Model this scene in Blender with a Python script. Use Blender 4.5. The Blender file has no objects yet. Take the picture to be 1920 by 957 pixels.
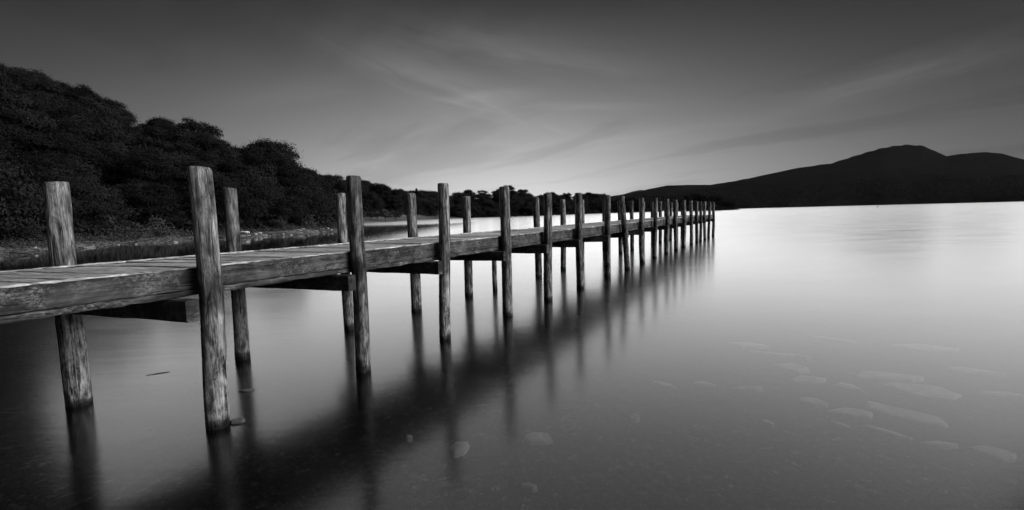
import bpy, math, random
import numpy as np
from mathutils import Vector, Matrix, noise as mnoise

random.seed(11); np.random.seed(11)
SC = bpy.context.scene
S = 1.8                                   # metres per survey unit (eye height above the water)

# ------------------------------------------------------------------ camera
F_PX, PITCH, ROLL = 869.86, 0.0891, 0.0257
fw = Vector((0, math.cos(PITCH), -math.sin(PITCH)))
up0 = Vector((0, math.sin(PITCH), math.cos(PITCH)))
rt0 = Vector((1, 0, 0))
rt = rt0 * math.cos(ROLL) - up0 * math.sin(ROLL)
up = up0 * math.cos(ROLL) + rt0 * math.sin(ROLL)
cam_d = bpy.data.cameras.new('camera'); cam = bpy.data.objects.new('camera', cam_d)
SC.collection.objects.link(cam); SC.camera = cam
M3 = Matrix((rt, up, -fw)).transposed()
cam.matrix_world = Matrix.Translation((0, 0, S)) @ M3.to_4x4()
cam_d.sensor_width = 36.0; cam_d.lens = 36.0 * F_PX / 1920.0
cam_d.clip_start = 0.05; cam_d.clip_end = 30000

# ------------------------------------------------------------------ light
SUN_AZ, SUN_EL = math.radians(3), math.radians(0.5)      # veiled sun: a broad glow low over the lake
SUN_STRENGTH, SUN_ANGLE = 2.35, math.radians(102)
SKY_STRENGTH = 0.1
SIDE_GAIN = 115.0
EXPOSURE = 0.0
HAZE = 0.8e-5
WATER_POW = 5.0

def nn(nt, typ, **kw):
    n = nt.nodes.new(typ)
    for k, v in kw.items():
        if k == 'inp':
            for a, b in v.items():
                n.inputs[a].default_value = b
        else:
            setattr(n, k, v)
    return n
def lk(nt, a, b): nt.links.new(a, b)
def math_n(nt, op, a, b=None, c=None, clamp=False):
    n = nt.nodes.new('ShaderNodeMath'); n.operation = op; n.use_clamp = clamp
    for i, v in enumerate((a, b, c)):
        if v is None: continue
        if isinstance(v, (int, float)): n.inputs[i].default_value = v
        else: nt.links.new(v, n.inputs[i])
    return n.outputs[0]
def ramp(nt, fac, pts, interp='LINEAR'):
    n = nt.nodes.new('ShaderNodeValToRGB'); cr = n.color_ramp; cr.interpolation = interp
    while len(cr.elements) < len(pts): cr.elements.new(0.5)
    for e, (p, v) in zip(cr.elements, pts):
        e.position = p; e.color = (v, v, v, 1)
    nt.links.new(fac, n.inputs[0])
    return n.outputs[0]

W = bpy.data.worlds.new('World'); SC.world = W; W.use_nodes = True
nt = W.node_tree; nt.nodes.clear()
out = nn(nt, 'ShaderNodeOutputWorld'); bg = nn(nt, 'ShaderNodeBackground')
lk(nt, bg.outputs[0], out.inputs[0]); bg.inputs[1].default_value = SKY_STRENGTH
sky = nn(nt, 'ShaderNodeTexSky'); sky.sky_type = 'NISHITA'; sky.sun_disc = False
sky.sun_elevation = SUN_EL; sky.sun_rotation = SUN_AZ
sky.air_density = 1.0; sky.dust_density = 1.0
bw = nn(nt, 'ShaderNodeRGBToBW'); lk(nt, sky.outputs[0], bw.inputs[0])
tc = nn(nt, 'ShaderNodeTexCoord'); sp = nn(nt, 'ShaderNodeSeparateXYZ'); lk(nt, tc.outputs['Generated'], sp.inputs[0])
dx, dy, dz = sp.outputs
az = math_n(nt, 'ARCTAN2', dx, dy)                     # 0 = straight ahead, + right
el = math_n(nt, 'ARCSINE', dz)
elp = math_n(nt, 'MAXIMUM', el, 0.0)
# twilight band: bright at the horizon, falling with height (degrees of elevation)
eld = math_n(nt, 'DIVIDE', elp, math.radians(45))
def SKY_CURVE(): return [(0.0, .78), (.10, .63), (.20, .42), (.32, .24), (.47, .095), (.62, .032), (1.0, .026)]
band = ramp(nt, eld, SKY_CURVE(), 'B_SPLINE')
azc = math_n(nt, 'SUBTRACT', az, math.radians(-3))
azr = math_n(nt, 'DIVIDE', azc, math.radians(37))
azg = math_n(nt, 'EXPONENT', math_n(nt, 'MULTIPLY', math_n(nt, 'MULTIPLY', azr, azr), -1.0))
azg = math_n(nt, 'MULTIPLY_ADD', azg, 0.84, 0.16)
# thin drawn-out cloud
inv = math_n(nt, 'DIVIDE', 1.0, math_n(nt, 'ADD', math_n(nt, 'MAXIMUM', dz, 0.0), 0.10))
cx_ = math_n(nt, 'MULTIPLY', dx, inv); cy_ = math_n(nt, 'MULTIPLY', dy, inv)
WA = math.radians(-38)                                 # the wisps are combed along this bearing
cu_ = math_n(nt, 'ADD', math_n(nt, 'MULTIPLY', cx_, math.sin(WA)), math_n(nt, 'MULTIPLY', cy_, math.cos(WA)))
cw_ = math_n(nt, 'SUBTRACT', math_n(nt, 'MULTIPLY', cx_, math.cos(WA)), math_n(nt, 'MULTIPLY', cy_, math.sin(WA)))
cc = nn(nt, 'ShaderNodeCombineXYZ'); lk(nt, cu_, cc.inputs[0]); lk(nt, cw_, cc.inputs[1])
mp = nn(nt, 'ShaderNodeMapping'); lk(nt, cc.outputs[0], mp.inputs[0])
mp.inputs['Rotation'].default_value = (0, 0, 0); mp.inputs['Scale'].default_value = (.30, .85, 1)
mp.inputs['Location'].default_value = (5.3, 3.2, 0)
cn = nn(nt, 'ShaderNodeTexNoise', inp={'Scale': 1.3, 'Detail': 7.0, 'Roughness': .55, 'Distortion': .25}); lk(nt, mp.outputs[0], cn.inputs['Vector'])
cloud = ramp(nt, cn.outputs[0], [(.34, .82), (.5, .96), (.68, 1.5)], 'B_SPLINE')
lum = math_n(nt, 'MULTIPLY', math_n(nt, 'MULTIPLY', band, azg), cloud)
# a few drawn-out wisps: (azimuth, elevation, tilt, half length, half width, gain), degrees
wsum = None
for (wa, we, wt, wl, ww, wg) in ((-9, 16.0, -19, 12, 2.0, .50), (-1, 19.5, -12, 15, 2.4, .50), (-3, 13.8, 3, 6, .8, .30), (41, 12.4, 9, 8, 1.2, .60), (18, 8.6, 3, 15, .8, .14), (-22, 14.5, 10, 10, 1.6, .14), (10, 12.3, -4, 8, .45, .16)):
    a_ = math_n(nt, 'DIVIDE', math_n(nt, 'SUBTRACT', az, math.radians(wa)), math.radians(1)); e_ = math_n(nt, 'DIVIDE', math_n(nt, 'SUBTRACT', el, math.radians(we)), math.radians(1))
    ct, stn = math.cos(math.radians(wt)), math.sin(math.radians(wt))
    u_ = math_n(nt, 'ADD', math_n(nt, 'MULTIPLY', a_, ct), math_n(nt, 'MULTIPLY', e_, stn)); w_ = math_n(nt, 'SUBTRACT', math_n(nt, 'MULTIPLY', e_, ct), math_n(nt, 'MULTIPLY', a_, stn))
    cv = nn(nt, 'ShaderNodeCombineXYZ'); lk(nt, math_n(nt, 'MULTIPLY', u_, .085), cv.inputs[0]); lk(nt, math_n(nt, 'MULTIPLY', w_, .60), cv.inputs[1]); cv.inputs[2].default_value = wa * .37
    wn = nn(nt, 'ShaderNodeTexNoise', inp={'Scale': 1.0, 'Detail': 6.0, 'Roughness': .5, 'Distortion': .3}); lk(nt, cv.outputs[0], wn.inputs['Vector'])
    wob = math_n(nt, 'MULTIPLY_ADD', wn.outputs[0], 2.4 * ww, -1.2 * ww); w2 = math_n(nt, 'ADD', w_, wob)
    uu = math_n(nt, 'DIVIDE', u_, wl); vv = math_n(nt, 'DIVIDE', w2, ww)
    gs = math_n(nt, 'EXPONENT', math_n(nt, 'MULTIPLY', math_n(nt, 'ADD', math_n(nt, 'MULTIPLY', uu, uu), math_n(nt, 'MULTIPLY', vv, vv)), -1.0))
    gs = math_n(nt, 'MULTIPLY', gs, math_n(nt, 'MULTIPLY', ramp(nt, wn.outputs[0], [(.3, .25), (.65, 1.0)]), wg))
    wsum = gs if wsum is None else math_n(nt, 'ADD', wsum, gs)
lum = math_n(nt, 'MULTIPLY', lum, math_n(nt, 'ADD', wsum, 1.0))
# bright sky patch added right of the view to light the piles' right sides
sa = math_n(nt, 'DIVIDE', math_n(nt, 'SUBTRACT', az, math.radians(100)), math.radians(19))
se = math_n(nt, 'DIVIDE', math_n(nt, 'SUBTRACT', el, math.radians(22)), math.radians(17))
sg = math_n(nt, 'EXPONENT', math_n(nt, 'MULTIPLY', math_n(nt, 'ADD', math_n(nt, 'MULTIPLY', sa, sa), math_n(nt, 'MULTIPLY', se, se)), -1.0))
lum = math_n(nt, 'ADD', lum, math_n(nt, 'MULTIPLY', sg, SIDE_GAIN * .25))
# scale by the Nishita luminance, flattened a little
nb = math_n(nt, 'POWER', math_n(nt, 'MAXIMUM', bw.outputs[0], 0.01), 0.25)
fin = math_n(nt, 'MULTIPLY', math_n(nt, 'MULTIPLY', lum, nb), 10.0 / 1.6)
lk(nt, fin, bg.inputs[0])

sd = bpy.data.lights.new('sun', 'SUN'); so = bpy.data.objects.new('sun', sd); SC.collection.objects.link(so)
sd.energy = SUN_STRENGTH; sd.angle = SUN_ANGLE; sd.color = (1, 1, 1)
dirv = Vector((math.sin(SUN_AZ) * math.cos(SUN_EL), math.cos(SUN_AZ) * math.cos(SUN_EL), math.sin(SUN_EL)))
so.rotation_euler = dirv.to_track_quat('Z', 'Y').to_euler()
so.location = (0, 0, 50)

vs = SC.view_settings; vs.view_transform = 'Standard'; vs.look = 'None'; vs.exposure = EXPOSURE; vs.gamma = 1
vs.use_curve_mapping = False
SC.cycles.use_denoising = True
SC.cycles.max_bounces = 8; SC.cycles.transparent_max_bounces = 12
SC.cycles.caustics_reflective = False; SC.cycles.caustics_refractive = False
SC.cycles.sample_clamp_indirect = 4

# ------------------------------------------------------------------ helpers
def tag(o, label=None, cat=None, group=None, kind=None):
    if label: o['label'] = label
    if cat: o['category'] = cat
    if group: o['group'] = group
    if kind or cat: o['kind'] = kind or 'thing'
    return o
def empty(name, loc=(0, 0, 0), rz=0):
    o = bpy.data.objects.new(name, None); SC.collection.objects.link(o)
    o.location = loc; o.rotation_euler = (0, 0, rz); o.empty_display_size = .2
    return o
def mesh_obj(name, V, Fc, mat, parent=None, smooth=False, loc=None):
    me = bpy.data.meshes.new(name)
    me.from_pydata([tuple(v) for v in V], [], [tuple(f) for f in Fc]); me.update()
    if smooth: me.polygons.foreach_set('use_smooth', [True] * len(me.polygons))
    me.materials.append(mat)
    o = bpy.data.objects.new(name, me); SC.collection.objects.link(o)
    if parent: o.parent = parent
    if loc: o.location = loc
    return o
def quads_obj(name, V, mat, parent=None, nrm=None):
    """V: (n,4,3) loose quads, quickly"""
    n = len(V); me = bpy.data.meshes.new(name)
    me.vertices.add(n * 4); me.vertices.foreach_set('co', V.reshape(-1))
    me.loops.add(n * 4); me.loops.foreach_set('vertex_index', np.arange(n * 4, dtype=np.int32))
    me.polygons.add(n); me.polygons.foreach_set('loop_start', np.arange(0, n * 4, 4, dtype=np.int32))
    try: me.polygons.foreach_set('loop_total', np.full(n, 4, dtype=np.int32))
    except Exception: pass
    me.update(); me.validate(); me.materials.append(mat)
    o = bpy.data.objects.new(name, me); SC.collection.objects.link(o)
    if parent: o.parent = parent
    return o
def ray(x, y):
    return fw + rt * ((x - 960) / F_PX) - up * ((y - 478.5) / F_PX)
def azel(x, y):
    d = ray(x, y); return math.atan2(d.x, d.y), d.z / math.hypot(d.x, d.y)
def px_az(x):
    r_, f_ = rt, fw
    k = -(fw.z + (x - 960) / F_PX * rt.z) / up.z
    d = fw + rt * ((x - 960) / F_PX) + up * k
    return math.atan2(d.x, d.y)
def on_z(x, y, z=0.0):
    d = ray(x, y); t = (z - S) / d.z
    return Vector((0, 0, S)) + d * t

# ---- vectorised value noise
_rng = np.random.RandomState(5); _tab = _rng.rand(256, 256)
def vnoise(x, y):
    xi = np.floor(x).astype(int); yi = np.floor(y).astype(int); fx = x - xi; fy = y - yi
    fx = fx * fx * (3 - 2 * fx); fy = fy * fy * (3 - 2 * fy)
    a = _tab[xi % 256, yi % 256]; b = _tab[(xi + 1) % 256, yi % 256]; c = _tab[xi % 256, (yi + 1) % 256]; d = _tab[(xi + 1) % 256, (yi + 1) % 256]
    return (a * (1 - fx) + b * fx) * (1 - fy) + (c * (1 - fx) + d * fx) * fy
def fbm(x, y, o=5):
    s = 0; a = .5; 
    for i in range(o):
        s = s + a * (vnoise(x, y) - .5); x = x * 2.03 + 17.1; y = y * 2.03 + 5.7; a *= .5
    return s

# ------------------------------------------------------------------ materials
def new_mat(name):
    m = bpy.data.materials.new(name); m.use_nodes = True
    nt = m.node_tree; nt.nodes.clear()
    o = nn(nt, 'ShaderNodeOutputMaterial'); b = nn(nt, 'ShaderNodeBsdfPrincipled'); lk(nt, b.outputs[0], o.inputs[0])
    b.inputs['Roughness'].default_value = .8
    b.inputs['Specular IOR Level'].default_value = .25
    return m, nt, b
def noise_n(nt, vec, scale, detail=4, rough=.55, sc=(1, 1, 1), loc=(0, 0, 0), dist=0):
    mp = nn(nt, 'ShaderNodeMapping'); lk(nt, vec, mp.inputs[0]); mp.inputs['Scale'].default_value = sc; mp.inputs['Location'].default_value = loc
    n = nn(nt, 'ShaderNodeTexNoise', inp={'Scale': scale, 'Detail': detail, 'Roughness': rough, 'Distortion': dist}); lk(nt, mp.outputs[0], n.inputs['Vector'])
    return n.outputs[0]
def bump(nt, b, h, strength=.5, dist=.01):
    n = nn(nt, 'ShaderNodeBump', inp={'Strength': strength, 'Distance': dist}); lk(nt, h, n.inputs['Height']); lk(nt, n.outputs[0], b.inputs['Normal'])
def rnd_vec(nt, coord):
    """object coordinates shifted by each object's own random number"""
    oi = nn(nt, 'ShaderNodeObjectInfo'); c = nn(nt, 'ShaderNodeCombineXYZ')
    r = math_n(nt, 'MULTIPLY', oi.outputs['Random'], 37.0)
    lk(nt, r, c.inputs[0]); lk(nt, r, c.inputs[1]); lk(nt, math_n(nt, 'MULTIPLY', r, .37), c.inputs[2])
    v = nn(nt, 'ShaderNodeVectorMath', operation='ADD'); lk(nt, coord, v.inputs[0]); lk(nt, c.outputs[0], v.inputs[1])
    return v.outputs[0]
def mixv(nt, fac, a, b):
    n = nn(nt, 'ShaderNodeMix'); n.data_type = 'FLOAT'
    for i, v in ((0, fac), (2, a), (3, b)):
        if isinstance(v, (int, float)): n.inputs[i].default_value = v
        else: lk(nt, v, n.inputs[i])
    return n.outputs[0]

def pile_material():
    m, nt, b = new_mat('weathered_pile_wood')
    t = nn(nt, 'ShaderNodeTexCoord'); co = t.outputs['Object']; v = rnd_vec(nt, co)
    s = nn(nt, 'ShaderNodeSeparateXYZ'); lk(nt, co, s.inputs[0]); z = s.outputs[2]
    grain = noise_n(nt, v, 26, 9, .70, (1, 1, .10), dist=.35)
    fine = noise_n(nt, v, 95, 5, .7, (1, 1, .10))
    patch = noise_n(nt, v, 10, 7, .68, (1, 1, .42), dist=.8)
    base = ramp(nt, grain, [(.34, .03), (.45, .14), (.55, .38), (.68, .70)])
    base = math_n(nt, 'MULTIPLY', base, ramp(nt, patch, [(.36, .16), (.5, .62), (.66, 1.25)]))
    base = math_n(nt, 'MULTIPLY', base, ramp(nt, fine, [(.3, .62), (.6, 1.15)]))
    # cracks that run down the pole
    cr = noise_n(nt, v, 11, 3, .5, (1, 1, .045), dist=.4)
    ca = math_n(nt, 'ABSOLUTE', math_n(nt, 'SUBTRACT', cr, .5))
    cm = ramp(nt, math_n(nt, 'MULTIPLY', ca, ramp(nt, noise_n(nt, v, 3, 2, .5, (1, 1, .3), loc=(3, 1, 7)), [(.35, 2.2), (.65, .55)])), [(.0, 0.0), (.010, .08), (.022, 1.0)])
    base = math_n(nt, 'MULTIPLY', base, math_n(nt, 'MULTIPLY_ADD', cm, .85, .15))
    # pale lime and lichen crust on the lower metre
    li = noise_n(nt, v, 26, 9, .74, (1, 1, .30))
    zone = ramp(nt, math_n(nt, 'DIVIDE', z, 2.4), [(.0, .7), (.12, .95), (.28, .75), (.42, .15), (1.0, .10)])
    lm = math_n(nt, 'MULTIPLY', math_n(nt, 'MULTIPLY', ramp(nt, li, [(.45, 0), (.62, 1)]), ramp(nt, patch, [(.38, .15), (.58, 1)])), zone)
    base = mixv(nt, lm, base, .62)
    # dirt and painted shade by the deck beams; wet band at the waterline
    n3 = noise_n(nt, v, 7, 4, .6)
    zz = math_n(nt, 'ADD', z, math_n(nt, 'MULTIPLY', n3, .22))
    deck_dirt_shade = ramp(nt, math_n(nt, 'DIVIDE', zz, 2.4), [(.455, 1.0), (.50, .38), (.57, .38), (.63, 1.0)])
    base = math_n(nt, 'MULTIPLY', base, deck_dirt_shade)
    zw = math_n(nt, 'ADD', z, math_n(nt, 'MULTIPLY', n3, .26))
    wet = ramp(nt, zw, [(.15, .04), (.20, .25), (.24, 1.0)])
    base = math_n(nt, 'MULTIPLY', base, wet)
    oi = nn(nt, 'ShaderNodeObjectInfo'); base = math_n(nt, 'MULTIPLY', base, math_n(nt, 'MULTIPLY_ADD', oi.outputs['Random'], .5, .55))
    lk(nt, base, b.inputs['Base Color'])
    h = math_n(nt, 'ADD', math_n(nt, 'MULTIPLY', grain, 1.0), math_n(nt, 'ADD', math_n(nt, 'MULTIPLY', cm, .5), math_n(nt, 'MULTIPLY', fine, .35)))
    bump(nt, b, h, .9, .014)
    b.inputs['Roughness'].default_value = .78
    return m
def beam_material(name, lo, hi, sc, lichen=.0, bright=.5):
    m, nt, b = new_mat(name)
    t = nn(nt, 'ShaderNodeTexCoord'); v = rnd_vec(nt, t.outputs['Object'])
    g = noise_n(nt, v, 22, 7, .65, sc)
    p = noise_n(nt, v, 3.2, 5, .6, dist=.4)
    base = ramp(nt, g, [(.32, lo), (.68, hi)])
    base = math_n(nt, 'MULTIPLY', base, ramp(nt, p, [(.36, .3), (.52, .85), (.66, 1.8)]))
    ck = noise_n(nt, v, 14, 3, .5, (.12, 1, 1), loc=(2, 5, 3), dist=.3)
    ck = ramp(nt, math_n(nt, 'ABSOLUTE', math_n(nt, 'SUBTRACT', ck, .5)), [(0, .1), (.008, .25), (.02, 1)])
    base = math_n(nt, 'MULTIPLY', base, ck)
    if lichen:
        l1 = noise_n(nt, v, 60, 9, .82, (.6, 1, 1)); l2 = noise_n(nt, v, 3.5, 6, .65, loc=(4, 2, 1))
        lm = math_n(nt, 'MULTIPLY', ramp(nt, l1, [(.46, 0), (.66, 1)]), ramp(nt, l2, [(.48, .04), (.68, 1)]))
        lm = math_n(nt, 'MULTIPLY', lm, lichen)
        base = mixv(nt, lm, base, bright)
    lk(nt, base, b.inputs['Base Color'])
    bump(nt, b, math_n(nt, 'ADD', g, math_n(nt, 'MULTIPLY', p, .6)), .8, .012)
    return m
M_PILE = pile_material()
# pier-local axes: x along the pier, y across it
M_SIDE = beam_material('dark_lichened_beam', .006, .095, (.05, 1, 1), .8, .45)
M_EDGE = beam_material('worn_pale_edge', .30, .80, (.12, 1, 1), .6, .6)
M_CROSS = beam_material('dark_cross_beam', .02, .06, (1, .07, 1), .9, .35)
def deck_material():
    m, nt, b = new_mat('weathered_deck_board')
    t = nn(nt, 'ShaderNodeTexCoord'); co = t.outputs['Object']
    at = nn(nt, 'ShaderNodeAttribute'); at.attribute_name = 'board'
    c = nn(nt, 'ShaderNodeCombineXYZ'); lk(nt, math_n(nt, 'MULTIPLY', at.outputs['Fac'], 91.0), c.inputs[1])
    v = nn(nt, 'ShaderNodeVectorMath', operation='ADD'); lk(nt, co, v.inputs[0]); lk(nt, c.outputs[0], v.inputs[1]); v = v.outputs[0]
    g = noise_n(nt, v, 40, 7, .65, (1, .05, 1)); p = noise_n(nt, v, 5, 4, .6)
    base = ramp(nt, g, [(.3, .14), (.5, .36), (.72, .60)])
    base = math_n(nt, 'MULTIPLY', base, ramp(nt, p, [(.32, .6), (.68, 1.3)]))
    base = math_n(nt, 'MULTIPLY', base, math_n(nt, 'MULTIPLY_ADD', at.outputs['Fac'], .7, .6))
    lk(nt, base, b.inputs['Base Color']); bump(nt, b, g, .8, .006); b.inputs['Roughness'].default_value = .65
    return m
M_DECK = deck_material()

def foliage_mat(name, lo, hi):
    m, nt, b = new_mat(name)
    t = nn(nt, 'ShaderNodeTexCoord'); n = noise_n(nt, t.outputs['Object'], .9, 4, .6)
    g = nn(nt, 'ShaderNodeNewGeometry'); r = g.outputs['Random Per Island']
    oi = nn(nt, 'ShaderNodeObjectInfo')
    base = ramp(nt, n, [(.35, lo), (.65, hi)])
    base = math_n(nt, 'MULTIPLY', base, math_n(nt, 'MULTIPLY_ADD', r, .3, .85))
    base = math_n(nt, 'MULTIPLY', base, math_n(nt, 'MULTIPLY_ADD', oi.outputs['Random'], 1.1, .45))
    lk(nt, base, b.inputs['Base Color']); b.inputs['Roughness'].default_value = .9; b.inputs['Specular IOR Level'].default_value = .1
    return m
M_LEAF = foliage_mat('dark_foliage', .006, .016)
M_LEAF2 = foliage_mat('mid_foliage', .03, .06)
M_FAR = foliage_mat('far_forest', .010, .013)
M_BARK = beam_material('tree_bark', .04, .10, (1, 1, .1))
def stone_mat(name, lo, hi, sc=6):
    m, nt, b = new_mat(name)
    t = nn(nt, 'ShaderNodeTexCoord'); v = rnd_vec(nt, t.outputs['Object'])
    a = noise_n(nt, v, sc, 6, .6); f = noise_n(nt, v, sc * 9, 4, .7)
    base = math_n(nt, 'MULTIPLY', ramp(nt, a, [(.3, lo), (.7, hi)]), ramp(nt, f, [(.3, .75), (.7, 1.2)]))
    lk(nt, base, b.inputs['Base Color']); bump(nt, b, math_n(nt, 'ADD', a, math_n(nt, 'MULTIPLY', f, .3)), .6, .02)
    return m
M_SLAB = stone_mat('sunken_slab_stone', .06, .20, 5)
M_PALE = stone_mat('pale_shore_stone', .16, .42, 2)
M_DARKST = stone_mat('dark_wet_stone', .03, .14, 14)
M_LOG = beam_material('bleached_driftwood', .4, .75, (.1, 1, 1))

# ------------------------------------------------------------------ terrain (one height field all round the lake)
PXK = np.array([-400, -100, 20, 200, 330, 450, 600, 636, 662, 700, 800, 900, 1000, 1200, 1238, 1262, 1290])
R0K = np.array([22, 33, 40.5, 50, 51.5, 53.5, 62, 66, 150, 172, 224, 277, 299, 470, 520, 1500, 4000])
AZK = np.array([px_az(p) for p in PXK])
SKYL = [(-400, 60), (-150, 80), (20, 130), (60, 148), (100, 163), (180, 184), (240, 213), (300, 232), (340, 244), (385, 246), (430, 268), (465, 292), (500, 288), (520, 288),
        (550, 300), (585, 326), (610, 332), (640, 341), (700, 344), (740, 354), (785, 361), (815, 362), (858, 367), (875, 358), (900, 353), (945, 350), (975, 355), (1000, 364),
        (1040, 365), (1080, 362), (1120, 367), (1180, 368), (1240, 374), (1300, 384)]
RRK = [(-400, 120), (20, 165), (240, 150), (385, 122), (510, 112), (570, 122), (640, 240), (700, 250), (800, 290), (860, 330), (950, 330), (1000, 370), (1100, 450), (1200, 560), (1300, 640)]
TREE_H = 8.0
s_az = np.array([azel(*p)[0] for p in SKYL]); s_el = np.array([azel(*p)[1] for p in SKYL])
rr_az = np.array([px_az(p[0]) for p in RRK]); rr_v = np.array([p[1] for p in RRK])
def smooth(t): t = np.clip(t, 0, 1); return t * t * (3 - 2 * t)
def r_shore(a):
    base = np.interp(a, AZK, R0K)
    # behind the camera the bank closes in
    back = np.abs(((a - math.radians(-170) + np.pi) % (2 * np.pi)) - np.pi)
    return base
def shore_all(a):
    """radius of the shore for azimuths in [-pi, pi]"""
    k = np.concatenate([[-np.pi, -2.4, -1.7], AZK]); v = np.concatenate([[14, 14, 17], R0K])
    return np.interp(a, k, v)
def land_h(a, r):
    r0 = shore_all(a) * (1 + .018 * np.sin(a * 61) + .012 * np.sin(a * 143 + 1))
    rr = np.interp(a, rr_az, rr_v); e = np.interp(a, s_az, s_el)
    hr = np.maximum(e * rr + S - TREE_H, 2.0)
    hr = np.where(a < AZK[0], 9.0, hr)
    bw_ = np.where(a < px_az(640), 8.0, 26.0)                   # beach / meadow width
    d = r - r0
    beach = np.where(d < 0, np.maximum(d * .05, -3.0), np.minimum(d, bw_) * np.where(a < px_az(640), .07, .055))
    t = smooth((d - bw_) / np.maximum(rr - r0 - bw_, 5)) ** .8
    hb = bw_ * np.where(a < px_az(640), .07, .055)
    h = np.where(d > bw_, hb + t * np.maximum(hr - hb, 0), beach)
    far = np.clip((r - rr) / 400, 0, 1); h = h - far * .75 * np.maximum(h, 0)
    return h, d, bw_
EK = [(1120, 372), (1160, 366), (1200, 360), (1215, 355), (1250, 348), (1290, 347), (1330, 347), (1370, 341), (1420, 331), (1460, 323), (1500, 314), (1560, 306), (1600, 293),
      (1650, 278), (1680, 273), (1700, 271), (1730, 273), (1750, 282), (1775, 293), (1800, 289), (1850, 285), (1880, 288), (1900, 294), (1940, 303), (2100, 310), (2400, 330)]
e_az = np.array([azel(*p)[0] for p in EK]); e_el = np.array([azel(*p)[1] for p in EK])
ES_az = np.array([px_az(p) for p in (1120, 1380, 1600, 1900, 2300)]); ES_r = np.array([900, 900, 1140, 1200, 1000.])
EG = np.linspace(-.6, 1.6, 900); _e = np.interp(EG, e_az, e_el); _k = np.exp(-np.linspace(-2.2, 2.2, 121) ** 2); EGS = np.convolve(np.pad(_e, 60, 'edge'), _k / _k.sum(), 'valid')
def right_h(a, r):
    r0 = np.interp(a, ES_az, ES_r) * (1 + .01 * np.sin(a * 90)); rr = 2300 + 250 * np.sin(a * 9)
    e = np.interp(a, e_az, e_el); e = np.where(a < e_az[0], e_el[0], e)
    x = r * np.sin(a); y = r * np.cos(a)
    t = np.clip((r - r0) / (rr - r0), 0, 1)
    es = np.interp(a, EG, EGS); e = e * t ** 2 + es * (1 - t ** 2)
    hr = e * rr + S
    h = hr * (t ** .8) * (1 - .25 * np.sin(np.pi * t) ** 2)
    h = h + np.where((t > 0) & (t < 1), fbm(x / 260, y / 260, 6) * 55 * np.sin(np.pi * np.clip(t, 0, 1)) ** 1, 0)
    h = h + np.where(t > 0, fbm(x / 45, y / 45, 5) * 2.5 * np.minimum(t * 4, 1), 0)
    h = h - np.clip((r - rr) / 1200, 0, 1) * hr * .8
    h = np.where(r < r0, np.maximum((r - r0) * .04, -3), h)
    return h
FK = [(1020, 392), (1120, 378), (1160, 368), (1185, 360), (1200, 357), (1215, 357.5), (1240, 364), (1280, 372), (1340, 386)]
f_az = np.array([azel(*p)[0] for p in FK]); f_el = np.array([azel(*p)[1] for p in FK])
def far_h(a, r):
    e = np.interp(a, f_az, f_el); hr = e * 7500 + S
    return np.where(r > 4200, hr * np.exp(-((r - 7500) / 1700.) ** 2), -3)
# tree-covered point in front of the pier's end
PT_A = px_az(1318); PT_R = 455.0; PT_C = (PT_R * math.sin(PT_A), PT_R * math.cos(PT_A))
PT_T = (math.cos(PT_A), -math.sin(PT_A))
def point_h(x, y):
    u = (x - PT_C[0]) * PT_T[0] + (y - PT_C[1]) * PT_T[1]; v = (x - PT_C[0]) * math.sin(PT_A) + (y - PT_C[1]) * math.cos(PT_A)
    q = (u / 31) ** 2 + (v / 22) ** 2
    return np.where(q < 1.6, (1 - q) * 5.0, -3)
def height(a, r):
    x = r * np.sin(a); y = r * np.cos(a)
    h1, d, bw_ = land_h(a, r)
    n = fbm(x / 14, y / 14, 5)
    h1 = h1 + np.where(d > bw_, n * 5 * np.clip((d - bw_) / 15, 0, 1), 0) + np.where(d > 0, fbm(x / 1.7, y / 1.7, 4) * .28, 0)
    bed = np.maximum(-.42 - .035 * np.maximum(r - 5, 0), -3.0) + fbm(x / .9, y / .9, 4) * .05
    h2 = right_h(a, r); h2 = np.where(a < e_az[0] - .05, -3, h2)
    h = np.maximum(np.maximum(h1, h2), np.maximum(far_h(a, r), point_h(x, y)))
    bank = np.where((d < 0) & (d > -60), d * .05, -9)      # shelving from the shore
    h = np.maximum(h, np.maximum(bed, bank) * 1.0) if True else h
    h = np.where(np.maximum(h1, h2) < 0, np.maximum(np.maximum(bed, np.where(d < 0, np.maximum(d * .05, -3), h1)), point_h(x, y)), h)
    h = np.maximum(h, far_h(a, r))
    return h, d, bw_
# azimuth columns: dense in view, sparse behind
aA = np.linspace(math.radians(-56), math.radians(56), 1150)
aB = np.linspace(math.radians(56), math.radians(304), 150)[1:-1]
A = np.concatenate([aA, aB]); A_w = (A + np.pi) % (2 * np.pi) - np.pi
Rr = np.concatenate([np.linspace(.6, 12, 70), np.geomspace(12.15, 34, 26)[0:], np.geomspace(34.6, 175, 150), np.geomspace(178, 620, 75), np.geomspace(635, 3000, 95), np.geomspace(3060, 12000, 34)])
AA, RR = np.meshgrid(A_w, Rr)
H, D, BW = height(AA, RR)
nr, na = H.shape
co = np.stack([RR * np.sin(AA), RR * np.cos(AA), H], -1).reshape(-1, 3)
i = np.arange(nr - 1)[:, None]; j = np.arange(na)[None, :]; j2 = (j + 1) % na
q = np.stack([i * na + j, (i + 1) * na + j, (i + 1) * na + j2, i * na + j2], -1).reshape(-1, 4)
q = q[:, ::-1]
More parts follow.
